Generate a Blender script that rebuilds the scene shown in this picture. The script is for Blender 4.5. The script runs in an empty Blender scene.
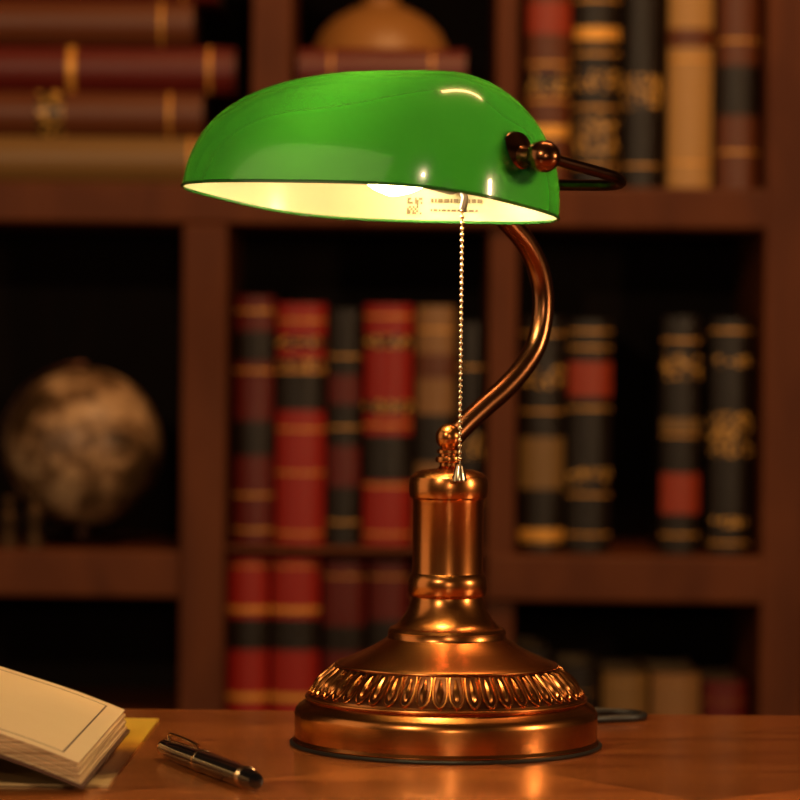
import bpy, bmesh, math, random
from mathutils import Vector, Matrix
random.seed(4)
S = bpy.context.scene
# ------------------------------------------------------------ camera
F = 3160.0; D = 1.817; TZ = 0.75; CZ = TZ + 0.2326; CX = -0.0284
HOR = 340.0
pitch = math.atan((400 - HOR) / F); roll = math.radians(0.6)
Rc = Matrix.Rotation(math.radians(90) - pitch, 3, 'X') @ Matrix.Rotation(roll, 3, 'Z')
cam_d = bpy.data.cameras.new("camera"); cam = bpy.data.objects.new("camera", cam_d)
S.collection.objects.link(cam)
cam.matrix_world = Matrix.Translation((CX, -D, CZ)) @ Rc.to_4x4()
cam_d.sensor_width = 36; cam_d.lens = 36 * F / 800
cam_d.clip_start = 0.05
cam_d.dof.use_dof = True; cam_d.dof.focus_distance = 1.76; cam_d.dof.aperture_fstop = 8.0
S.camera = cam

def W(px, py, y):
    """measured photo point -> world at depth y"""
    d = Rc @ Vector(((px - 400) / F, (400 - py) / F, -1))
    return Vector((CX, -D, CZ)) + d * ((y + D) / d.y)
def G(px, py, z):
    """measured photo point -> world at height z"""
    d = Rc @ Vector(((px - 400) / F, (400 - py) / F, -1))
    return Vector((CX, -D, CZ)) + d * ((z - CZ) / d.z)

# ------------------------------------------------------------ materials
def newmat(name):
    m = bpy.data.materials.new(name); m.use_nodes = True
    nt = m.node_tree; b = nt.nodes["Principled BSDF"]
    return m, nt, b
def simple(name, col, rough=0.5, metal=0.0, coat=0.0, bump=0.0, bscale=200, spec=0.5):
    m, nt, b = newmat(name)
    b.inputs["Base Color"].default_value = (*col, 1)
    b.inputs["Roughness"].default_value = rough
    b.inputs["Metallic"].default_value = metal
    b.inputs["Coat Weight"].default_value = coat
    b.inputs["Specular IOR Level"].default_value = spec
    n = nt.nodes.new("ShaderNodeTexNoise"); n.inputs["Scale"].default_value = bscale * 0.2
    tc = nt.nodes.new("ShaderNodeTexCoord"); nt.links.new(tc.outputs["Object"], n.inputs["Vector"])
    mr = nt.nodes.new("ShaderNodeMapRange")
    mr.inputs["To Min"].default_value = rough * 0.85; mr.inputs["To Max"].default_value = min(1, rough * 1.15)
    nt.links.new(n.outputs["Fac"], mr.inputs["Value"]); nt.links.new(mr.outputs["Result"], b.inputs["Roughness"])
    if bump:
        n2 = nt.nodes.new("ShaderNodeTexNoise"); n2.inputs["Scale"].default_value = bscale
        nt.links.new(tc.outputs["Object"], n2.inputs["Vector"])
        bp = nt.nodes.new("ShaderNodeBump"); bp.inputs["Strength"].default_value = bump; bp.inputs["Distance"].default_value = 0.001
        nt.links.new(n2.outputs["Fac"], bp.inputs["Height"]); nt.links.new(bp.outputs["Normal"], b.inputs["Normal"])
    return m
def wood(name, c1, c2, rough, sc=(1, 12, 12), coat=0.0, scale=3.0, planks=None, spec=0.5):
    m, nt, b = newmat(name)
    tc = nt.nodes.new("ShaderNodeTexCoord"); mp = nt.nodes.new("ShaderNodeMapping")
    mp.inputs["Scale"].default_value = sc
    nt.links.new(tc.outputs["Object"], mp.inputs["Vector"])
    n = nt.nodes.new("ShaderNodeTexNoise"); n.inputs["Scale"].default_value = scale
    n.inputs["Detail"].default_value = 8; n.inputs["Distortion"].default_value = 1.2
    nt.links.new(mp.outputs["Vector"], n.inputs["Vector"])
    cr = nt.nodes.new("ShaderNodeValToRGB")
    cr.color_ramp.elements[0].position = 0.3; cr.color_ramp.elements[0].color = (*c1, 1)
    cr.color_ramp.elements[1].position = 0.72; cr.color_ramp.elements[1].color = (*c2, 1)
    nt.links.new(n.outputs["Fac"], cr.inputs["Fac"])
    out = cr.outputs["Color"]
    if planks:
        br = nt.nodes.new("ShaderNodeTexBrick")
        br.inputs["Color1"].default_value = (0.55, 0.55, 0.55, 1); br.inputs["Color2"].default_value = (1.3, 1.3, 1.3, 1)
        br.inputs["Mortar"].default_value = (0.25, 0.25, 0.25, 1); br.inputs["Scale"].default_value = 1
        br.inputs["Mortar Size"].default_value = 0.001
        br.inputs["Brick Width"].default_value = planks[0]; br.inputs["Row Height"].default_value = planks[1]
        mp2 = nt.nodes.new("ShaderNodeMapping"); mp2.inputs["Rotation"].default_value = (0, 0, planks[2])
        mp2.inputs["Location"].default_value = (planks[3], planks[4], 0)
        nt.links.new(tc.outputs["Object"], mp2.inputs["Vector"]); nt.links.new(mp2.outputs["Vector"], br.inputs["Vector"])
        mx = nt.nodes.new("ShaderNodeMix"); mx.data_type = 'RGBA'; mx.blend_type = 'MULTIPLY'
        mx.inputs["Factor"].default_value = 1
        nt.links.new(out, mx.inputs["A"]); nt.links.new(br.outputs["Color"], mx.inputs["B"]); out = mx.outputs["Result"]
    nt.links.new(out, b.inputs["Base Color"])
    b.inputs["Roughness"].default_value = rough; b.inputs["Coat Weight"].default_value = coat
    b.inputs["Coat Roughness"].default_value = 0.12
    b.inputs["Specular IOR Level"].default_value = spec
    bp = nt.nodes.new("ShaderNodeBump"); bp.inputs["Strength"].default_value = 0.15; bp.inputs["Distance"].default_value = 0.001
    nt.links.new(n.outputs["Fac"], bp.inputs["Height"]); nt.links.new(bp.outputs["Normal"], b.inputs["Normal"])
    return m

def copper_mat(name, c1, c2, rough, coat=0.12):
    m, nt, b = newmat(name)
    tc = nt.nodes.new("ShaderNodeTexCoord"); mp = nt.nodes.new("ShaderNodeMapping")
    mp.inputs["Scale"].default_value = (3, 3, 1500)
    nt.links.new(tc.outputs["Object"], mp.inputs["Vector"])
    n = nt.nodes.new("ShaderNodeTexNoise"); n.inputs["Scale"].default_value = 2; n.inputs["Detail"].default_value = 3
    nt.links.new(mp.outputs["Vector"], n.inputs["Vector"])
    cr = nt.nodes.new("ShaderNodeValToRGB")
    cr.color_ramp.elements[0].position = 0.3; cr.color_ramp.elements[0].color = (*c1, 1)
    cr.color_ramp.elements[1].position = 0.7; cr.color_ramp.elements[1].color = (*c2, 1)
    nt.links.new(n.outputs["Fac"], cr.inputs["Fac"]); nt.links.new(cr.outputs["Color"], b.inputs["Base Color"])
    mr = nt.nodes.new("ShaderNodeMapRange"); mr.inputs["To Min"].default_value = rough * 0.9; mr.inputs["To Max"].default_value = rough * 1.12
    nt.links.new(n.outputs["Fac"], mr.inputs["Value"]); nt.links.new(mr.outputs["Result"], b.inputs["Roughness"])
    b.inputs["Metallic"].default_value = 1.0
    b.inputs["Coat Weight"].default_value = coat; b.inputs["Coat Roughness"].default_value = 0.12
    return m

M_copper = copper_mat("brushed_antique_copper", (0.50, 0.178, 0.046), (0.59, 0.22, 0.06), 0.25)
M_copper_band = copper_mat("darker_copper_band", (0.10, 0.035, 0.014), (0.15, 0.05, 0.02), 0.35)  # darker copper for the band behind the raised border loops
M_copper_dark = copper_mat("dark_bronze", (0.05, 0.022, 0.014), (0.08, 0.035, 0.02), 0.3)
M_copper_arm = copper_mat("arm_copper", (0.25, 0.095, 0.038), (0.31, 0.12, 0.048), 0.24)
M_chain = simple("chain_brass", (0.75, 0.6, 0.4), 0.25, 1)
M_rubber = simple("black_rubber", (0.012, 0.011, 0.01), 0.5)
M_socket = simple("black_socket", (0.03, 0.015, 0.01), 0.4)
M_desk = wood("desk_wood", (0.26, 0.062, 0.013), (0.58, 0.170, 0.036), 0.26, (1.5, 14, 14), 0.4, 2.2, planks=(0.9, 0.19, math.radians(-38), 0.03, 0.055))
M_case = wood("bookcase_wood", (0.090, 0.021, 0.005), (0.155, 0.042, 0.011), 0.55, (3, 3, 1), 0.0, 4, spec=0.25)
M_caseback = wood("bookcase_back", (0.007, 0.003, 0.002), (0.012, 0.005, 0.003), 0.75, (8, 8, 1), 0, 4, spec=0.15)  # wood taken near black: shade inside the shelves put into its colour
M_wall = simple("wall_paint", (0.05, 0.028, 0.016), 0.85, bump=0.2, bscale=90)
M_ceil = simple("ceiling_paint", (0.10, 0.065, 0.04), 0.9, bump=0.1)
M_floor = wood("floor_wood", (0.05, 0.02, 0.01), (0.09, 0.04, 0.02), 0.4, (1, 10, 10), 0.1, 3, planks=(1.2, 0.12, 0, 0, 0))

# green cased glass : outside green, inside opal cream; glass lets light through
def shade_mat():
    m = bpy.data.materials.new("green_cased_glass"); m.use_nodes = True
    nt = m.node_tree; nt.nodes.clear(); N = nt.nodes.new; L = nt.links.new
    out = N("ShaderNodeOutputMaterial"); g = N("ShaderNodeNewGeometry")
    pg = N("ShaderNodeBsdfPrincipled"); pg.inputs["Base Color"].default_value = (0.002, 0.06, 0.012, 1)
    pg.inputs["Roughness"].default_value = 0.2; pg.inputs["Coat Weight"].default_value = 0.7; pg.inputs["Coat Roughness"].default_value = 0.02
    tg = N("ShaderNodeBsdfTranslucent"); tg.inputs["Color"].default_value = (0.070, 0.42, 0.030, 1)
    mg = N("ShaderNodeMixShader"); mg.inputs[0].default_value = 0.135
    L(pg.outputs[0], mg.inputs[1]); L(tg.outputs[0], mg.inputs[2])
    pw = N("ShaderNodeBsdfPrincipled"); pw.inputs["Base Color"].default_value = (0.50, 0.44, 0.28, 1)
    pw.inputs["Roughness"].default_value = 0.3
    tw = N("ShaderNodeBsdfTranslucent"); tw.inputs["Color"].default_value = (0.05, 0.34, 0.012, 1)
    mw = N("ShaderNodeMixShader"); mw.inputs[0].default_value = 0.08
    L(pw.outputs[0], mw.inputs[1]); L(tw.outputs[0], mw.inputs[2])
    mx = N("ShaderNodeMixShader"); L(g.outputs["Backfacing"], mx.inputs[0]); L(mg.outputs[0], mx.inputs[1]); L(mw.outputs[0], mx.inputs[2])
    L(mx.outputs[0], out.inputs["Surface"])
    return m
M_shade = shade_mat()
M_rim = simple("opal_glass_rim", (0.03, 0.14, 0.025), 0.15, coat=1)
def emis(name, col, st):
    m = bpy.data.materials.new(name); m.use_nodes = True; b = m.node_tree.nodes["Principled BSDF"]
    b.inputs["Base Color"].default_value = (*col, 1)
    b.inputs["Emission Color"].default_value = (*col, 1); b.inputs["Emission Strength"].default_value = st
    return m
M_bulb = emis("frosted_bulb", (1, 0.80, 0.45), 64)

# ------------------------------------------------------------ mesh helpers
def mkobj(name, bm, mats, parent=None, smooth=True, autos=35):
    me = bpy.data.meshes.new(name); bm.normal_update(); bm.to_mesh(me); bm.free()
    for m in (mats if isinstance(mats, list) else [mats]): me.materials.append(m)
    ob = bpy.data.objects.new(name, me); S.collection.objects.link(ob)
    if smooth:
        for p in me.polygons: p.use_smooth = True
        try: me.set_sharp_from_angle(angle=math.radians(autos))
        except Exception: pass
    if parent: ob.parent = parent
    return ob
def empty(name):
    e = bpy.data.objects.new(name, None); S.collection.objects.link(e); e.empty_display_size = 0.05
    return e
def box(bm, x0, x1, y0, y1, z0, z1, mi=0, M=None):
    vs = [bm.verts.new((M @ Vector(c)) if M else c) for c in
          [(x0, y0, z0), (x1, y0, z0), (x1, y1, z0), (x0, y1, z0), (x0, y0, z1), (x1, y0, z1), (x1, y1, z1), (x0, y1, z1)]]
    for f in [(0, 3, 2, 1), (4, 5, 6, 7), (0, 1, 5, 4), (1, 2, 6, 5), (2, 3, 7, 6), (3, 0, 4, 7)]:
        fa = bm.faces.new([vs[i] for i in f]); fa.material_index = mi
def lathe(bm, prof, seg=96, M=None, mi=0, cap0=True, cap1=True):
    rings = []
    for r, z in prof:
        ring = []
        for i in range(seg):
            a = 2 * math.pi * i / seg
            v = Vector((r * math.cos(a), r * math.sin(a), z))
            ring.append(bm.verts.new((M @ v) if M else v))
        rings.append(ring)
    for k in range(len(rings) - 1):
        for i in range(seg):
            j = (i + 1) % seg
            f = bm.faces.new([rings[k][i], rings[k][j], rings[k + 1][j], rings[k + 1][i]]); f.material_index = mi
    if cap0: bm.faces.new(rings[0][::-1]).material_index = mi
    if cap1: bm.faces.new(rings[-1]).material_index = mi
def smooth_path(pts, n=8, closed=False):
    out = []; P = [Vector(p) for p in pts]; m = len(P)
    rng = range(m if closed else m - 1)
    for i in rng:
        if closed: p0, p1, p2, p3 = P[(i - 1) % m], P[i], P[(i + 1) % m], P[(i + 2) % m]
        else: p0, p1, p2, p3 = P[max(i - 1, 0)], P[i], P[i + 1], P[min(i + 2, m - 1)]
        for k in range(n):
            t = k / n
            out.append(0.5 * ((2 * p1) + (p2 - p0) * t + (2 * p0 - 5 * p1 + 4 * p2 - p3) * t * t + (3 * p1 - p0 - 3 * p2 + p3) * t ** 3))
    if not closed: out.append(P[-1])
    return out
def tube(bm, path, r, seg=16, closed=False, mi=0, caps=True):
    n = len(path); rings = []; up = None
    for i in range(n):
        if closed: t = path[(i + 1) % n] - path[(i - 1) % n]
        else: t = path[min(i + 1, n - 1)] - path[max(i - 1, 0)]
        t.normalize()
        if up is None:
            up = Vector((0, 0, 1)) if abs(t.z) < 0.9 else Vector((1, 0, 0))
        s = t.cross(up).normalized(); up = s.cross(t).normalized()
        rr = r[i] if isinstance(r, (list, tuple)) else r
        rings.append([bm.verts.new(path[i] + s * math.cos(2 * math.pi * k / seg) * rr + up * math.sin(2 * math.pi * k / seg) * rr) for k in range(seg)])
    m = n if closed else n - 1
    for i in range(m):
        A = rings[i]; B = rings[(i + 1) % n]
        for k in range(seg):
            l = (k + 1) % seg
            bm.faces.new([A[k], B[k], B[l], A[l]]).material_index = mi
    if caps and not closed:
        bm.faces.new(rings[0]); bm.faces.new(rings[-1][::-1])
def sphere(bm, c, r, sub=3, mi=0):
    g = bmesh.ops.create_icosphere(bm, subdivisions=sub, radius=r, matrix=Matrix.Translation(c))
    for v in g["verts"]:
        for f in v.link_faces: f.material_index = mi

K = 0.575e-3   # metres per measured unit at the lamp
# ============================================================ LAMP
lamp = empty("bankers_desk_lamp")
def hz(h): return TZ + h * K
bm = bmesh.new()
prof = [(0, 3), (153, 3), (153.5, 5), (151.5, 8), (151.5, 14), (152, 30), (151, 35), (148, 39), (142, 43), (139, 46), (137, 51), (134, 55),
        (128, 63), (121, 70), (114, 76), (112, 79), (108, 82), (104, 84), (100, 86), (93, 89), (84, 93), (74, 98), (66, 103), (60, 107),
        (59, 109), (59, 114), (57, 117), (52, 119), (47, 124), (42, 131), (38, 139), (35.5, 145), (35, 148),
        (38, 150), (39.5, 153), (39.5, 163), (38.5, 168), (35.5, 172), (35.3, 174), (35.3, 243), (36, 246), (38.5, 248), (39.5, 252), (39.5, 263), (38, 268), (34, 272), (27, 275), (12, 276.5),
        (11, 277), (9, 279), (9, 282), (13, 283), (13.5, 285), (13, 288), (9.5, 289), (9.5, 291), (12, 292), (12, 295), (8, 297), (8, 299)]
prof = [(max(r, 0.01) * K, hz(h)) for r, h in prof]
lathe(bm, prof, 128)
for f in bm.faces:
    c = f.calc_center_median(); h = (c.z - TZ) / K; r = math.hypot(c.x, c.y) / K
    if 50 < h < 78 and r > 100: f.material_index = 1
sphere(bm, (0, 0, hz(308)), 13.5 * K, 4)
mkobj("base_and_column", bm, [M_copper, M_copper_band], lamp, autos=28)
bm = bmesh.new()
lathe(bm, [(r * K, hz(h)) for r, h in [(150, 0), (156, 0.5), (156.5, 2), (155, 3.4), (151, 3.6)]], 128)
mkobj("base_foot_ring", bm, M_rubber, lamp)
# embossed tongue / leaf border
bm = bmesh.new()
NB = 50
p0 = Vector((137.5, 0, 50)); p1 = Vector((112, 0, 78.5))
d = (p1 - p0); Ls = d.length; d.normalize(); nrm = Vector((d.z, 0, -d.x))
if nrm.z < 0: nrm = -nrm
for i in range(NB):
    R = Matrix.Rotation(2 * math.pi * i / NB, 3, 'Z')
    def loc(u, s, h=0.0):
        p = p0 + d * (s * Ls) + nrm * (h + 0.6)
        p = Vector((p.x, u * (1 - 0.13 * s), p.z))
        p = R @ p * K
        return Vector((p.x, p.y, p.z + TZ))
    arch = [loc(-6.2, 0.97, 0.0), loc(-7.0, 0.75, 0.5), loc(-7.0, 0.42, 0.9), loc(-5.2, 0.16, 1.0), loc(0, 0.04, 1.0), loc(5.2, 0.16, 1.0), loc(7.0, 0.42, 0.9), loc(7.0, 0.75, 0.5), loc(6.2, 0.97, 0.0)]
    tube(bm, smooth_path(arch, 3), 1.35 * K, 6)
    path = [loc(0, 0.20, 0.2), loc(0, 0.38, 0.6), loc(0, 0.62, 0.6), loc(0, 0.92, -0.2)]
    tube(bm, smooth_path(path, 3), [x * K for x in (1.0, 2.2, 3.0, 3.5, 3.7, 3.6, 3.2, 2.6, 1.8, 0.8)], 8)
mkobj("embossed_border", bm, M_copper, lamp)
bm = bmesh.new()
for r, h in ((140, 47.5), (110.5, 80.5)):
    tube(bm, [Vector((r * K * math.cos(a * math.pi / 64), r * K * math.sin(a * math.pi / 64), hz(h))) for a in range(128)], 1.6 * K, 8, closed=True)
mkobj("border_beads", bm, M_copper, lamp)

TH = math.radians(45); PHI = math.radians(8); RHO = math.radians(2)
a0 = Vector((math.cos(TH), -math.sin(TH), 0)); b0 = Vector((math.sin(TH), math.cos(TH), 0)); up0 = Vector((0, 0, 1))
SC = - b0 * 0.0645 - a0 * 0.0045; SC.z = CZ + 0.0772
ax = (a0 * math.cos(RHO) - up0 * math.sin(RHO)).normalized()
u1 = ax.cross(b0)
bx = (b0 * math.cos(PHI) - u1 * math.sin(PHI)).normalized(); nx = ax.cross(bx)
def SL(al, be, z): return SC + ax * al + bx * be + nx * z
# shade
HL, HW, HH = 0.1175, 0.0650, 0.0735
SN = 3.3
def prof_c(t):
    c = math.cos(t)
    if c < 1e-6: c = 0.0
    return HL * (0.46 + 0.54 * c ** 0.88), HW * (c ** 0.98), HH * math.sin(t)
bm = bmesh.new(); NU = 160; NV = 48; rings = []
for v in range(NV + 1):
    A, B, zz = prof_c((v / NV) * math.pi / 2)
    n = SN
    ring = []
    for i in range(NU):
        a = 2 * math.pi * i / NU
        ca, sa = math.cos(a), math.sin(a)
        x = A * math.copysign(abs(ca) ** (2 / n), ca); y = B * math.copysign(abs(sa) ** (2 / n), sa)
        # ridge sags softly towards the far end
        sag = (0.0040 if x < 0 else 0.0006)
        zs = zz - sag * (zz / HH) ** 3 * (x / (HL * 0.46)) ** 2
        ring.append(bm.verts.new(SL(x, y, max(zs, 0) if v else 0)))
    rings.append(ring)
for k in range(NV):
    for i in range(NU):
        j = (i + 1) % NU
        bm.faces.new([rings[k][i], rings[k][j], rings[k + 1][j], rings[k + 1][i]])
rim_path = [v.co.copy() for v in rings[0]]
bmesh.ops.remove_doubles(bm, verts=bm.verts, dist=1e-5)
bmesh.ops.recalc_face_normals(bm, faces=bm.faces)
cen = SL(0, 0, 0.02)
s = sum((f.normal.dot(f.calc_center_median() - cen)) for f in bm.faces)
if s < 0: bmesh.ops.reverse_faces(bm, faces=bm.faces)
sh = mkobj("glass_shade", bm, M_shade, lamp, autos=80)
bm = bmesh.new(); tube(bm, rim_path, 0.0010, 8, closed=True); mkobj("shade_rim", bm, M_rim, lamp)
# safety label printed on the inner back wall
M_ink = simple("label_ink", (0.14, 0.10, 0.05), 0.6)
def inner(al, z):
    A, B, _ = prof_c(math.asin(z / HH))
    y = B * (1 - abs(al / A) ** SN) ** (1 / SN)
    return SL(al, y - 0.0008, z)
bm = bmesh.new()
def cell(a_0, a_1, z0, z1):
    vs = [bm.verts.new(inner(a, z)) for a, z in ((a_0, z0), (a_1, z0), (a_1, z1), (a_0, z1))]
    bm.faces.new(vs)
rr = random.Random(3)
for i in range(8):
    for j in range(8):
        if rr.random() < 0.55 or (i in (0, 7) and j in (0, 7)):
            cell(-0.031 + i * 0.0015, -0.031 + (i + 1) * 0.0015, 0.004 + j * 0.0012, 0.004 + (j + 1) * 0.0012)
for L_, (z, hgt) in enumerate(((0.0110, 0.0022), (0.0060, 0.0012))):
    x = -0.012
    while x < 0.026:
        w_ = rr.uniform(0.0012, 0.004)
        cell(x, x + w_, z, z + hgt); x += w_ + 0.0012
mkobj("printed_label", bm, M_ink, lamp, smooth=False)

# neck
bm = bmesh.new()
def NP(t, py):
    return Vector((b0.x * t, b0.y * t, CZ + (340 - py) * (D + b0.y * t) / F))
YD = 0.086
yc = SL(0, YD, 0.026)
pts = [NP(0.003, 437), NP(0.014, 423), NP(0.030, 405), NP(0.046, 388), NP(0.061, 368), NP(0.0725, 346), NP(0.0780, 320), NP(0.0785, 292), NP(0.073, 264), NP(0.062, 240), NP(0.047, 220), NP(0.036, 204), yc]
tube(bm, smooth_path(pts, 8), 11.0 * K, 24)
mkobj("curved_neck", bm, M_copper_arm, lamp)
# yoke
bm = bmesh.new()
hw = 0.131; dp = YD; rc = 0.036
def arc(cx, cy, a0_, a1_, n=8):
    return [(cx + rc * math.cos(math.radians(a0_ + (a1_ - a0_) * i / n)), cy + rc * math.sin(math.radians(a0_ + (a1_ - a0_) * i / n))) for i in range(n + 1)]
pl = [(hw, 0), (hw, 0.02)] + arc(hw - rc, dp - rc, 0, 90) + [(0.03, dp), (0, dp), (-0.03, dp)] + arc(-hw + rc, dp - rc, 90, 180) + [(-hw, 0.02), (-hw, 0)]
tube(bm, [SL(x, y, 0.026) for x, y in pl], 0.0032, 12)
mkobj("shade_yoke", bm, M_copper_dark, lamp)
bm = bmesh.new(); sphere(bm, yc, 0.0085, 3)
for sgn in (1, -1):
    zax = ax * sgn
    xax = bx; yax = zax.cross(xax)
    Mk = Matrix(((xax.x, yax.x, zax.x, 0), (xax.y, yax.y, zax.y, 0), (xax.z, yax.z, zax.z, 0), (0, 0, 0, 1)))
    Mk = Matrix.Translation(SL(sgn * 0.1080, 0, 0.026)) @ Mk
    lathe(bm, [(0.0002, -0.008), (0.0120, -0.007), (0.0140, -0.002), (0.0132, 0.003), (0.009, 0.006), (0.006, 0.008), (0.005, 0.011), (0.005, 0.016),
               (0.0075, 0.017), (0.0085, 0.0205), (0.0085, 0.025), (0.0065, 0.029), (0.003, 0.0315), (0.0002, 0.032)], 32, Mk)
mkobj("shade_knobs", bm, M_copper_arm, lamp)
# socket & bulb (axis along -bx)
zax = -bx; xax = ax; yax = zax.cross(xax)
Ms = Matrix(((xax.x, yax.x, zax.x, 0), (xax.y, yax.y, zax.y, 0), (xax.z, yax.z, zax.z, 0), (0, 0, 0, 1)))
Ms = Matrix.Translation(SL(0.012, 0.057, 0.0265)) @ Ms
bm = bmesh.new(); lathe(bm, [(0.006, -0.02), (0.006, -0.004), (0.010, 0), (0.0125, 0.003), (0.0125, 0.018), (0.010, 0.020)], 32, Ms)
tube(bm, [SL(0.018, 0.048, 0.026), SL(0.026, 0.047, 0.018), SL(0.033, 0.045, 0.010), SL(0.034, 0.0430, 0.003)], 0.0022, 8)
mkobj("bulb_socket", bm, M_socket, lamp)
bm = bmesh.new(); lathe(bm, [(0.009, 0.018), (0.010, 0.022), (0.014, 0.030), (0.0185, 0.039), (0.0215, 0.048), (0.0205, 0.057), (0.015, 0.065), (0.008, 0.069), (0.0002, 0.0705)], 32, Ms)
mkobj("light_bulb", bm, M_bulb, lamp)
# pull chain
bm = bmesh.new()
ct = SL(0.034, 0.0430, 0.003)
cb = W(460, 464, ct.y).z
n = int((ct.z - cb) / 0.0034)
for i in range(n + 1):
    z = ct.z - i * 0.0034
    sphere(bm, (ct.x, ct.y, z), 0.0014, 2)
tube(bm, [Vector((ct.x, ct.y, ct.z)), Vector((ct.x, ct.y, cb))], 0.0005, 6)
lathe(bm, [(0.0005, 0.0), (0.0022, -0.001), (0.003, -0.004), (0.0042, -0.008), (0.0042, -0.0095), (0.0002, -0.0105)], 24, Matrix.Translation((ct.x, ct.y, cb)))
mkobj("pull_chain", bm, M_chain, lamp)
# power cord lying on the desk behind the base
bm = bmesh.new()
cz = TZ + 0.0024
cp = [(0.03, 0.083, cz), (0.070, 0.092, cz), (0.095, 0.108, cz), (0.118, 0.118, cz), (0.124, 0.132, cz), (0.112, 0.146, cz), (0.075, 0.150, cz), (0.03, 0.146, cz), (-0.03, 0.13, cz), (-0.06, 0.11, cz)]
tube(bm, smooth_path([Vector(c) for c in cp], 8), 0.0023, 10)
mkobj("power_cord", bm, M_rubber, lamp)

# ============================================================ DESK
bm = bmesh.new()
YB = 0.160
box(bm, -1.0, 0.9, -0.62, YB, TZ - 0.035, TZ)
bmesh.ops.bevel(bm, geom=[e for e in bm.edges], offset=0.004, segments=3, affect='EDGES')
box(bm, -0.94, 0.84, -0.56, 0.12, TZ - 0.13, TZ - 0.035)
for x0, x1 in ((-0.94, -0.50), (0.40, 0.84)):
    box(bm, x0, x1, -0.56, 0.12, 0.06, TZ - 0.13)
    box(bm, x0 - 0.01, x1 + 0.01, -0.57, 0.13, 0.0, 0.06)
    for k in range(3):
        z0 = 0.09 + k * 0.18
        box(bm, x0 + 0.03, x1 - 0.03, -0.575, -0.56, z0, z0 + 0.16)
mkobj("writing_desk", bm, M_desk, smooth=False)

# pen
pen = empty("fountain_pen")
M_pen = simple("pen_lacquer", (0.008, 0.008, 0.009), 0.12, coat=1)
M_gold = simple("pen_gold_trim", (0.72, 0.50, 0.28), 0.2, 1)
A = G(164, 747, TZ + 0.0062); B = G(256, 781, TZ + 0.0062)
zax = (B - A).normalized(); xax = zax.cross(Vector((0, 0, 1))).normalized(); yax = zax.cross(xax)
Lp = (B - A).length
Mp = Matrix.Translation(A) @ Matrix(((xax.x, yax.x, zax.x, 0), (xax.y, yax.y, zax.y, 0), (xax.z, yax.z, zax.z, 0), (0, 0, 0, 1)))
sgn_y = 1 if yax.z > 0 else -1
bm = bmesh.new()
lathe(bm, [(0.0002, 0.0), (0.0040, 0.001), (0.0050, 0.005), (0.0057, 0.03), (0.0060, 0.062), (0.0060, Lp - 0.05), (0.0056, Lp - 0.018)], 32, Mp)
lathe(bm, [(0.0054, Lp - 0.012), (0.0050, Lp - 0.004), (0.0040, Lp), (0.0002, Lp + 0.001)], 32, Mp)
mkobj("barrel", bm, M_pen, pen)
bm = bmesh.new()
for z, w, r in ((0.060, 0.003, 0.00625), (Lp - 0.018, 0.0025, 0.0058), (Lp - 0.0145, 0.002, 0.0058)):
    lathe(bm, [(r - 0.0008, z), (r, z + 0.0004), (r, z + w - 0.0004), (r - 0.0008, z + w)], 32, Mp)
lathe(bm, [(0.0002, -0.0015), (0.0032, -0.001), (0.0046, 0.0015), (0.0044, 0.0025)], 24, Mp)
q = [Mp @ Vector((-0.002, sgn_y * 0.0045, 0.003)), Mp @ Vector((-0.002, sgn_y * 0.0076, 0.005)), Mp @ Vector((-0.002, sgn_y * 0.0078, 0.03)), Mp @ Vector((-0.002, sgn_y * 0.0066, 0.050))]
tube(bm, smooth_path(q, 5), 0.0010, 8)
mkobj("clip_and_bands", bm, M_gold, pen)

# open notebook : the visible leaf block slopes up to the left
M_page = simple("page_paper", (0.78, 0.57, 0.33), 0.6, bump=0.1)
def edge_mat():
    m, nt, b = newmat("page_edges")
    tc = nt.nodes.new("ShaderNodeTexCoord"); mp = nt.nodes.new("ShaderNodeMapping"); mp.inputs["Scale"].default_value = (3, 3, 900)
    nt.links.new(tc.outputs["Object"], mp.inputs["Vector"])
    n = nt.nodes.new("ShaderNodeTexNoise"); n.inputs["Scale"].default_value = 2
    nt.links.new(mp.outputs["Vector"], n.inputs["Vector"])
    cr = nt.nodes.new("ShaderNodeValToRGB"); e = cr.color_ramp.elements
    e[0].position = .4; e[0].color = (0.40, 0.24, 0.11, 1); e[1].position = .6; e[1].color = (0.72, 0.50, 0.27, 1)
    nt.links.new(n.outputs["Fac"], cr.inputs["Fac"]); nt.links.new(cr.outputs["Color"], b.inputs["Base Color"])
    b.inputs["Roughness"].default_value = 0.75
    return m
M_edge = edge_mat()
M_line = simple("printed_line", (0.16, 0.09, 0.05), 0.7)
M_cover = simple("book_cover_brown", (0.10, 0.04, 0.02), 0.5, bump=0.2)
nb = empty("open_notebook")
P1 = G(80, 787, TZ + 0.003); P2 = G(132, 724, TZ + 0.003)
ey = (P2 - P1); Ly = min(ey.length, 0.230); ey.normalize()
sx = Vector((-ey.y, ey.x, 0))
tilt = math.radians(17)
ex = (sx * math.cos(tilt) + Vector((0, 0, math.sin(tilt)))).normalized()
ez = ey.cross(ex)
if ez.z < 0: ez = -ez
def nbp(x, y, h):
    return P1 + ey * y + ex * x + ez * (h + 0.0025 * math.sin(min(1, x / 0.05) * math.pi / 2) - 0.0025)
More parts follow.
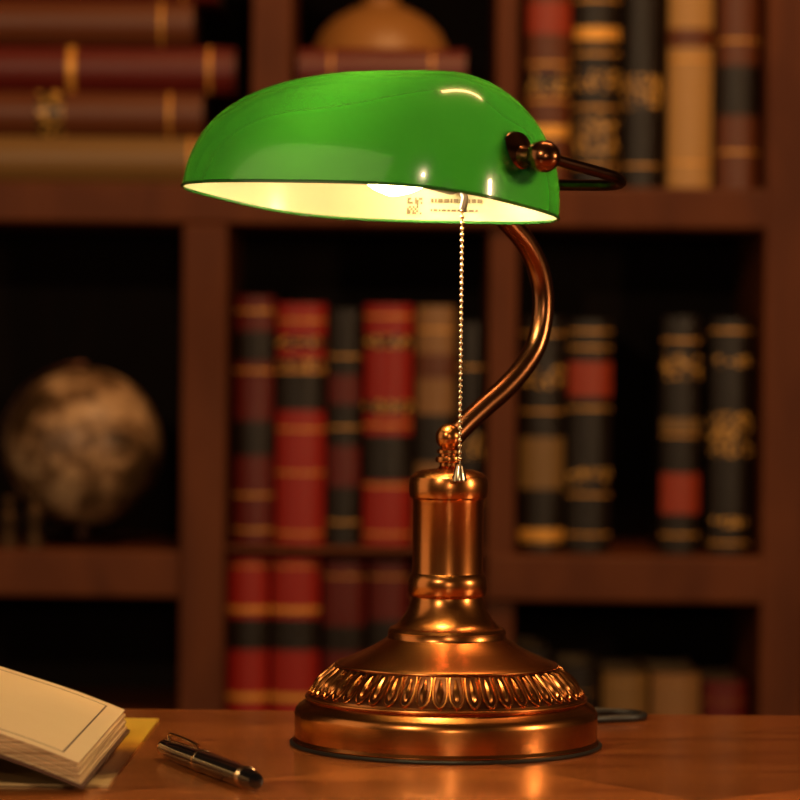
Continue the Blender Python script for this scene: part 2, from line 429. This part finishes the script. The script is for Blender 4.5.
def leafblock(name, x0, x1, y0, y1, h0, h1, mat, slope=0.0):
    bm = bmesh.new(); n = 16; secs = []
    for i in range(n + 1):
        x = x0 + (x1 - x0) * i / n
        e0 = slope if i == 0 else 0
        secs.append([bm.verts.new(nbp(x, y0, h0)), bm.verts.new(nbp(x, y1, h0)), bm.verts.new(nbp(x + e0, y1, h1)), bm.verts.new(nbp(x + e0, y0, h1))])
    for i in range(n):
        for k in range(4):
            l = (k + 1) % 4
            bm.faces.new([secs[i][k], secs[i][l], secs[i + 1][l], secs[i + 1][k]])
    bm.faces.new(secs[0]); bm.faces.new(secs[-1][::-1])
    bmesh.ops.recalc_face_normals(bm, faces=bm.faces)
    return mkobj(name, bm, mat, nb, smooth=True, autos=30)
leafblock("back_cover", -0.002, 0.165, -0.002, Ly + 0.002, 0.0022, 0.0038, M_cover)
for k in range(6):   # fanned groups of leaves
    h0 = 0.0038 + k * 0.0016
    leafblock("leaves_%d" % (k + 1), 0.0007 * k + (0.0009 if k % 2 else 0), 0.165, 0.0007 * (k % 2), Ly - 0.0008 * (k % 2), h0, h0 + 0.0014, M_edge, 0.0004)
leafblock("top_page", 0.0044, 0.165, -0.0003, Ly + 0.0003, 0.0134, 0.0139, M_page)
for i, (x0, x1, y0, y1) in enumerate(((0.014, 0.0150, 0.012, Ly - 0.012), (0.014, 0.15, 0.012, 0.0130), (0.014, 0.15, Ly - 0.0130, Ly - 0.012))):
    leafblock("printed_frame_%d" % (i + 1), x0, x1, y0, y1, 0.0138, 0.01402, M_line)
def rbox(x0, x1, y0, y1, z0, z1, name, mat, parent, M, bev=0.001):
    bm = bmesh.new(); box(bm, x0, x1, y0, y1, z0, z1, 0, None)
    bmesh.ops.bevel(bm, geom=list(bm.edges), offset=bev, segments=2, affect='EDGES')
    bmesh.ops.transform(bm, matrix=M, verts=bm.verts)
    bmesh.ops.recalc_face_normals(bm, faces=bm.faces)
    return mkobj(name, bm, mat, parent, smooth=False)
# supporting closed book (left of frame)
hb = empty("hardcover_book")
I4 = Matrix.Identity(4)
rbox(-0.42, -0.322, -0.13, 0.05, TZ + 0.0020, TZ + 0.005, "cover_lower", M_cover, hb, I4)
rbox(-0.418, -0.324, -0.127, 0.047, TZ + 0.005, TZ + 0.0255, "pages", M_edge, hb, I4)
rbox(-0.42, -0.322, -0.13, 0.05, TZ + 0.0255, TZ + 0.0285, "cover_upper", M_cover, hb, I4)

# magazine with a printed picture
def mag_mat():
    m, nt, b = newmat("magazine_print")
    tc = nt.nodes.new("ShaderNodeTexCoord")
    n = nt.nodes.new("ShaderNodeTexNoise"); n.inputs["Scale"].default_value = 26; n.inputs["Detail"].default_value = 3
    nt.links.new(tc.outputs["Object"], n.inputs["Vector"])
    sp = nt.nodes.new("ShaderNodeSeparateXYZ"); nt.links.new(tc.outputs["Object"], sp.inputs[0])
    ma = nt.nodes.new("ShaderNodeMath"); ma.operation = 'MULTIPLY_ADD'; ma.inputs[1].default_value = 0.07
    nt.links.new(n.outputs["Fac"], ma.inputs[0]); nt.links.new(sp.outputs["Y"], ma.inputs[2])
    mr = nt.nodes.new("ShaderNodeMapRange"); mr.inputs["From Min"].default_value = -0.14; mr.inputs["From Max"].default_value = 0.14
    nt.links.new(ma.outputs[0], mr.inputs["Value"])
    cr = nt.nodes.new("ShaderNodeValToRGB"); e = cr.color_ramp.elements
    e[0].position = 0.0; e[0].color = (0.60, 0.40, 0.18, 1)
    e[1].position = 1.0; e[1].color = (0.85, 0.55, 0.07, 1)
    for p, c in ((0.03, (0.50, 0.30, 0.12, 1)), (0.08, (0.06, 0.02, 0.01, 1)), (0.40, (0.14, 0.04, 0.012, 1)), (0.50, (0.55, 0.22, 0.02, 1)), (0.62, (0.85, 0.50, 0.05, 1))):
        k = e.new(p); k.color = c
    nt.links.new(mr.outputs["Result"], cr.inputs["Fac"]); nt.links.new(cr.outputs["Color"], b.inputs["Base Color"])
    b.inputs["Roughness"].default_value = 0.3
    return m
bm = bmesh.new()
c1 = G(108, 788, TZ); c2 = G(159, 721, TZ)
vs = [(c1.x, c1.y), (c2.x, c2.y), (-0.36, 0.11), (-0.37, c1.y + 0.01)]
top = [bm.verts.new((x, y, TZ + 0.0016)) for x, y in vs]; bot = [bm.verts.new((x, y, TZ + 0.0002)) for x, y in vs]
bm.faces.new(top); bm.faces.new(bot[::-1])
for i in range(4): bm.faces.new([bot[i], bot[(i + 1) % 4], top[(i + 1) % 4], top[i]])
bmesh.ops.recalc_face_normals(bm, faces=bm.faces)
mkobj("magazine", bm, mag_mat(), smooth=False)

# ============================================================ BOOKCASE
YF = 1.483; YK = YF + 0.30
kb = (YF + D) / F
def BX(px): return (px - 400) * kb + CX
def BZ(py): return CZ + (HOR - py) * kb
bm = bmesh.new()
zt = 2.15
XL, XR = BX(-610), BX(1190)
def post(px0, px1, z0, z1, y0=YF): box(bm, BX(px0), BX(px1), y0, YK - 0.012, z0, z1)
for a, b_ in ((-610, -566), (-214, -170), (763, 808), (1146, 1190)): post(a, b_, 0.0, zt)
post(181, 226, 0.0, BZ(226)); post(488, 517, 0.0, BZ(226), YF + 0.012)
post(248, 288, BZ(186), zt); post(494, 518, BZ(186), zt, YF + 0.06)
def board(py0, py1, a, b_, y0=YF + 0.002): box(bm, BX(a), BX(b_), y0, YK - 0.012, BZ(py1), BZ(py0))
board(185, 226, -566, 1146)
board(554, 601, -566, 181); board(554, 601, 488, 1146); board(549, 556, 226, 488, YF + 0.02)
board(722, 768, -566, 1146)
board(-200, -160, -566, 1146); board(-540, -500, -566, 1146)
box(bm, XL, XR, YF, YK - 0.012, 0.0, 0.09); box(bm, XL, XR, YF, YK - 0.012, 0.32, 0.36)
box(bm, XL - 0.03, XR + 0.03, YF - 0.03, YK, zt, zt + 0.06)
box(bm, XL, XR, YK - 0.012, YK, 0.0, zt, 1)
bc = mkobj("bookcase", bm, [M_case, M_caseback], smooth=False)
bv = bc.modifiers.new("bevel", 'BEVEL'); bv.width = 0.004; bv.segments = 2; bv.limit_method = 'ANGLE'

# books -----------------------------------------------------------
def leather(name, col, rough=0.4): return simple(name, col, rough, bump=0.3, bscale=300)
BC = {
 'red': leather("leather_red", (0.34, 0.014, 0.008)), 'dred': leather("leather_dark_red", (0.12, 0.009, 0.006)),
 'blk': leather("leather_black", (0.012, 0.006, 0.003)), 'brn': leather("leather_brown", (0.13, 0.034, 0.010)),
 'tan': leather("leather_tan", (0.28, 0.14, 0.05)), 'crm': leather("cloth_cream", (0.50, 0.28, 0.09)),
 'olive': leather("cloth_olive", (0.22, 0.12, 0.035)),
 'gold': simple("gilt", (0.95, 0.46, 0.08), 0.35, 0.35), 'page': M_edge, 'rust': leather("leather_rust", (0.34, 0.038, 0.012)),
}
def gilt_pattern():
    m, nt, b = newmat("gilt_lettering")
    tc = nt.nodes.new("ShaderNodeTexCoord"); mp = nt.nodes.new("ShaderNodeMapping"); mp.inputs["Scale"].default_value = (1, 1, 1.6)
    nt.links.new(tc.outputs["Object"], mp.inputs["Vector"])
    v = nt.nodes.new("ShaderNodeTexVoronoi"); v.inputs["Scale"].default_value = 150
    nt.links.new(mp.outputs["Vector"], v.inputs["Vector"])
    cr = nt.nodes.new("ShaderNodeValToRGB"); e = cr.color_ramp.elements
    e[0].position = 0.32; e[0].color = (1.0, 0.55, 0.11, 1); e[1].position = 0.42; e[1].color = (0.02, 0.008, 0.005, 1)
    nt.links.new(v.outputs["Distance"], cr.inputs["Fac"]); nt.links.new(cr.outputs["Color"], b.inputs["Base Color"])
    b.inputs["Roughness"].default_value = 0.3
    return m
BC['pat'] = gilt_pattern()
keys = list(BC); MATS = [BC[k] for k in keys]
def spine_sec(w, e=0.0, n=10):
    pts = []; r = w * 0.22
    for i in range(n + 1):
        t = -1 + 2 * i / n
        pts.append((t * (w / 2 + e), -r * (1 - t * t) - e))
    pts += [(w / 2 + e, 0.012), (-w / 2 - e, 0.012)]
    return pts
def prism(bm, sec, x, y, z0, z1, mi, Mx):
    lo = [bm.verts.new(Mx @ Vector((x + a, y + b, z0))) for a, b in sec]; hi = [bm.verts.new(Mx @ Vector((x + a, y + b, z1))) for a, b in sec]
    n = len(sec)
    bm.faces.new(lo[::-1]).material_index = mi; bm.faces.new(hi).material_index = mi
    for i in range(n): bm.faces.new([lo[i], lo[(i + 1) % n], hi[(i + 1) % n], hi[i]]).material_index = mi
def book(bm, w, h, dep, col, bands, Mx):
    ci = keys.index(col); pg = keys.index('page')
    prism(bm, spine_sec(w), 0, 0.0, 0.001, h, ci, Mx)
    t = 0.0028
    box(bm, -w / 2, -w / 2 + t, 0.010, dep, 0.001, h, ci, Mx); box(bm, w / 2 - t, w / 2, 0.010, dep, 0.001, h, ci, Mx)
    box(bm, -w / 2 + t, w / 2 - t, 0.012, dep - 0.004, 0.003, h - 0.004, pg, Mx)
    for z0, z1, k in bands:
        prism(bm, spine_sec(w, 0.0006 if z1 - z0 > 0.02 else 0.0008), 0, 0, z0 * h, z1 * h, keys.index(k), Mx)
def rib(*zs): return [(z - 0.004, z + 0.004, 'gold') for z in zs]
YS = YF + 0.035
def row(name, base, items):
    bm = bmesh.new(); zb = BZ(base)
    ks = (YS + D) / F
    for x0, x1, top, col, bands in items:
        xx = ((x0 + x1) / 2 - 400) * ks + CX; w = (x1 - x0) * ks - 0.002
        h = (CZ + (HOR - top) * ks) - zb
        Mx = Matrix.Translation((xx, YS + random.uniform(0, 0.008), zb + 0.0005))
        book(bm, w, h, random.uniform(0.15, 0.18), col, bands, Mx)
    bmesh.ops.recalc_face_normals(bm, faces=bm.faces)
    return mkobj(name, bm, MATS, smooth=False)
row("book_row", 549, [
 (234, 274, 298, 'dred', rib(.06, .2, .7, .94) + [(.36, .5, 'blk'), (.74, .86, 'blk')]),
 (276, 326, 305, 'red', rib(.05, .3, .48, .72, .93) + [(.56, .72, 'blk'), (.73, .77, 'pat'), (.82, .86, 'pat')]),
 (328, 361, 310, 'blk', rib(.1, .5, .8) + [(.25, .42, 'dred'), (.6, .72, 'dred')]),
 (363, 413, 305, 'red', rib(.05, .25, .5, .95) + [(.27, .46, 'blk'), (.55, .60, 'pat'), (.82, .87, 'pat')]),
 (416, 455, 306, 'tan', rib(.1, .9) + [(.35, .55, 'blk'), (.7, .8, 'brn')]),
 (457, 486, 322, 'blk', rib(.2, .8) + [(.4, .5, 'pat')])])
row("book_row", 722, [
 (229, 271, 560, 'red', rib(.95) + [(.42, .62, 'blk'), (.66, .69, 'gold'), (.1, .14, 'gold')]),
 (273, 322, 560, 'red', rib(.95) + [(.42, .62, 'blk'), (.66, .69, 'gold'), (.1, .14, 'gold')]),
 (324, 368, 562, 'dred', rib(.2, .9) + [(.42, .58, 'blk')]),
 (370, 412, 562, 'dred', rib(.2, .9) + [(.42, .62, 'blk')]),
 (414, 450, 566, 'blk', rib(.3, .8)), (452, 486, 566, 'dred', rib(.3, .8))])
row("book_row", 554, [
 (520, 565, 316, 'blk', rib(.05, .6, .93) + [(.27, .49, 'olive'), (.06, .10, 'gold'), (.7, .8, 'pat')]),
 (568, 612, 318, 'blk', rib(.08, .25, .62, .88, .95) + [(.67, .82, 'rust'), (.30, .36, 'pat')]),
 (662, 701, 314, 'blk', rib(.08, .5, .9) + [(.17, .34, 'rust'), (.52, .57, 'olive'), (.74, .84, 'pat')]),
 (710, 752, 316, 'blk', rib(.05, .95) + [(.42, .60, 'pat'), (.12, .16, 'pat'), (.8, .84, 'pat')])])
row("book_row", 722, [
 (520, 556, 650, 'blk', rib(.3)), (558, 603, 665, 'blk', rib(.5)), (606, 652, 673, 'olive', rib(.8)), (655, 705, 673, 'tan', rib(.8)), (708, 752, 680, 'dred', rib(.5))])
row("book_row", 185, [
 (523, 567, -60, 'brn', rib(.1, .35, .5) + [(.38, .46, 'pat'), (.2, .25, 'gold'), (.62, .75, 'rust')]),
 (570, 616, -80, 'blk', rib(.08, .3, .5, .7) + [(.12, .26, 'pat'), (.36, .44, 'pat'), (.55, .60, 'gold')]),
 (620, 658, -40, 'blk', rib(.1) + [(.35, .5, 'pat')]),
 (664, 709, -70, 'crm', rib(.1, .5) + [(.55, .62, 'brn')]),
 (714, 756, -60, 'brn', rib(.15, .6) + [(.3, .5, 'blk')])])
def stack(name, base, items):
    """books lying flat, spine to the front"""
    bm = bmesh.new(); z = BZ(base); ks = (YS + D) / F
    for x0, x1, th, col, bands in items:
        t = th * ks; L = (x1 - x0) * ks
        xx = (x0 - 400) * ks + CX
        Mx = Matrix.Translation((xx, YS + random.uniform(0, .006), z + t / 2 + 0.0006)) @ Matrix.Rotation(math.radians(90), 4, 'Y')
        book(bm, t - 0.001, L, 0.18, col, bands, Mx); z += t + 0.0004
    bmesh.ops.recalc_face_normals(bm, faces=bm.faces)
    return mkobj(name, bm, MATS, smooth=False)
stack("book_stack", 185, [(-140, 206, 46, 'olive', rib(.95)), (-130, 200, 44, 'brn', [(.5, .58, 'pat')] + rib(.9)), (-140, 232, 46, 'dred', [(.55, .57, 'gold')] + rib(.93)),
   (-130, 190, 44, 'brn', rib(.3, .9)), (-130, 214, 40, 'dred', rib(.3, .9))])
stack("book_stack", 185, [(294, 468, 46, 'dred', rib(.1, .9)), (298, 466, 44, 'blk', rib(.2, .8)), (294, 462, 46, 'dred', rib(.2, .8))])
# upturned ceramic bowl
bm = bmesh.new()
ks = (YS + 0.08 + D) / F; bz = BZ(185) + 0.1445
cxb = (377 - 400) * ks + CX
lathe(bm, [(0.071, 0), (0.074, 0.001), (0.072, 0.010), (0.064, 0.026), (0.050, 0.040), (0.030, 0.051), (0.020, 0.054), (0.019, 0.062), (0.0165, 0.062), (0.015, 0.056)], 64, Matrix.Translation((cxb, YS + 0.085, bz)), cap0=False)
mkobj("ceramic_bowl", bm, simple("ceramic_ochre", (0.36, 0.16, 0.04), 0.4, bump=0.2))
# globe
def globe_mat():
    m, nt, b = newmat("antique_globe_map")
    tc = nt.nodes.new("ShaderNodeTexCoord")
    n = nt.nodes.new("ShaderNodeTexNoise"); n.inputs["Scale"].default_value = 18; n.inputs["Detail"].default_value = 7; n.inputs["Roughness"].default_value = 0.66
    nt.links.new(tc.outputs["Object"], n.inputs["Vector"])
    cr = nt.nodes.new("ShaderNodeValToRGB"); e = cr.color_ramp.elements
    e[0].position = 0.41; e[0].color = (0.06, 0.032, 0.013, 1); e[1].position = 0.56; e[1].color = (0.54, 0.34, 0.18, 1)
    e2 = e.new(0.49); e2.color = (0.24, 0.13, 0.06, 1)
    nt.links.new(n.outputs["Fac"], cr.inputs["Fac"]); nt.links.new(cr.outputs["Color"], b.inputs["Base Color"])
    b.inputs["Roughness"].default_value = 0.4
    return m
gl = empty("desk_globe")
gy = YF + 0.09; kg = (gy + D) / F
gc = W(84, 446, gy); gr = 78 * kg
gz0 = BZ(554)
bm = bmesh.new(); bmesh.ops.create_uvsphere(bm, u_segments=64, v_segments=32, radius=gr, matrix=Matrix.Translation(gc)); mkobj("globe_ball", bm, globe_mat(), gl)
bm = bmesh.new()
ringp = [gc + Vector((math.cos(t) * (gr + 0.003) * 0.94, 0.2 * math.cos(t) * gr, math.sin(t) * (gr + 0.003))) for t in [math.radians(90 + 180 * i / 40) for i in range(41)]]
lathe(bm, [(0.045, 0.0006), (0.046, 0.004), (0.040, 0.008), (0.014, 0.010), (0.010, max(gc.z - gr - gz0, 0.011))], 48, Matrix.Translation((gc.x, gc.y, gz0)))
tube(bm, [gc + (p - gc).normalized() * (gr + 0.004) for p in ringp], 0.0022, 8)
mkobj("globe_stand", bm, M_copper_dark, gl)
# small figurines
fg = empty("brass_figurine_pair")
M_fig = simple("aged_brass", (0.10, 0.055, 0.025), 0.5, 0.7)
for i, (px, tp) in enumerate(((10, 500), (36, 492))):
    bm = bmesh.new(); kk = (YF + 0.04 + D) / F
    h = (CZ + (HOR - tp) * kk) - gz0
    lathe(bm, [(0.0105, 0.0006), (0.0105, 0.006), (0.006, 0.010), (0.005, h * .35), (0.0085, h * .5), (0.009, h * .62), (0.004, h * .74), (0.0065, h * .84), (0.0068, h * .92), (0.003, h)], 24,
          Matrix.Translation(((px - 400) * kk + CX, YF + 0.035, gz0)))
    mkobj("figurine_%d" % (i + 1), bm, M_fig, fg)

# ============================================================ ROOM
def rm(name, b6, mat):
    bm = bmesh.new(); box(bm, *b6); return mkobj(name, bm, mat, smooth=False)
RX0, RX1, RY0, RY1, RH = -2.4, 2.4, -3.2, YK + 0.02, 2.7
rm("floor", (RX0 - .1, RX1 + .1, RY0 - .1, RY1 + .1, -0.1, 0), M_floor)
rm("ceiling", (RX0 - .1, RX1 + .1, RY0 - .1, RY1 + .1, RH, RH + .1), M_ceil)
rm("wall_back", (RX0, RX1, RY1, RY1 + .1, 0, RH), M_wall)
rm("wall_front", (RX0, RX1, RY0 - .1, RY0, 0, RH), M_wall)
rm("wall_left", (RX0 - .1, RX0, RY0, RY1, 0, RH), M_wall)
rm("wall_right", (RX1, RX1 + .1, RY0, RY1, 0, RH), M_wall)

# ============================================================ LIGHTS
def area(name, loc, tgt, size, size_y, power, col):
    l = bpy.data.lights.new(name, 'AREA'); l.shape = 'RECTANGLE'; l.size = size; l.size_y = size_y; l.energy = power; l.color = col
    o = bpy.data.objects.new(name, l); S.collection.objects.link(o); o.location = loc
    o.rotation_euler = (Vector(tgt) - Vector(loc)).to_track_quat('-Z', 'Y').to_euler()
    return o
area("key_softbox", (-0.9, -1.6, 1.8), (0, 0, 0.95), 0.07, 0.07, 11, (1, 0.72, 0.42))
area("rim_softbox", (1.25, -0.5, 1.2), (0, 0, 0.85), 0.10, 0.25, 8, (1, 0.66, 0.35))
area("front_softbox", (0.12, -2.3, 1.25), (0, 0, 0.85), 0.06, 0.08, 4.5, (1, 0.70, 0.40))
area("left_fill", (-1.7, -0.3, 1.3), (0, 0, 0.9), 1.1, 1.6, 4.5, (1, 0.68, 0.38))
area("bookcase_light", (0.3, 0.45, 2.35), (0.1, 1.6, 0.8), 0.9, 0.2, 15, (1, 0.51, 0.20))
w = bpy.data.worlds.new("world"); S.world = w; w.use_nodes = True
w.node_tree.nodes["Background"].inputs[0].default_value = (0.02, 0.01, 0.005, 1)
try:
    S.view_settings.view_transform = 'Standard'
except Exception: pass
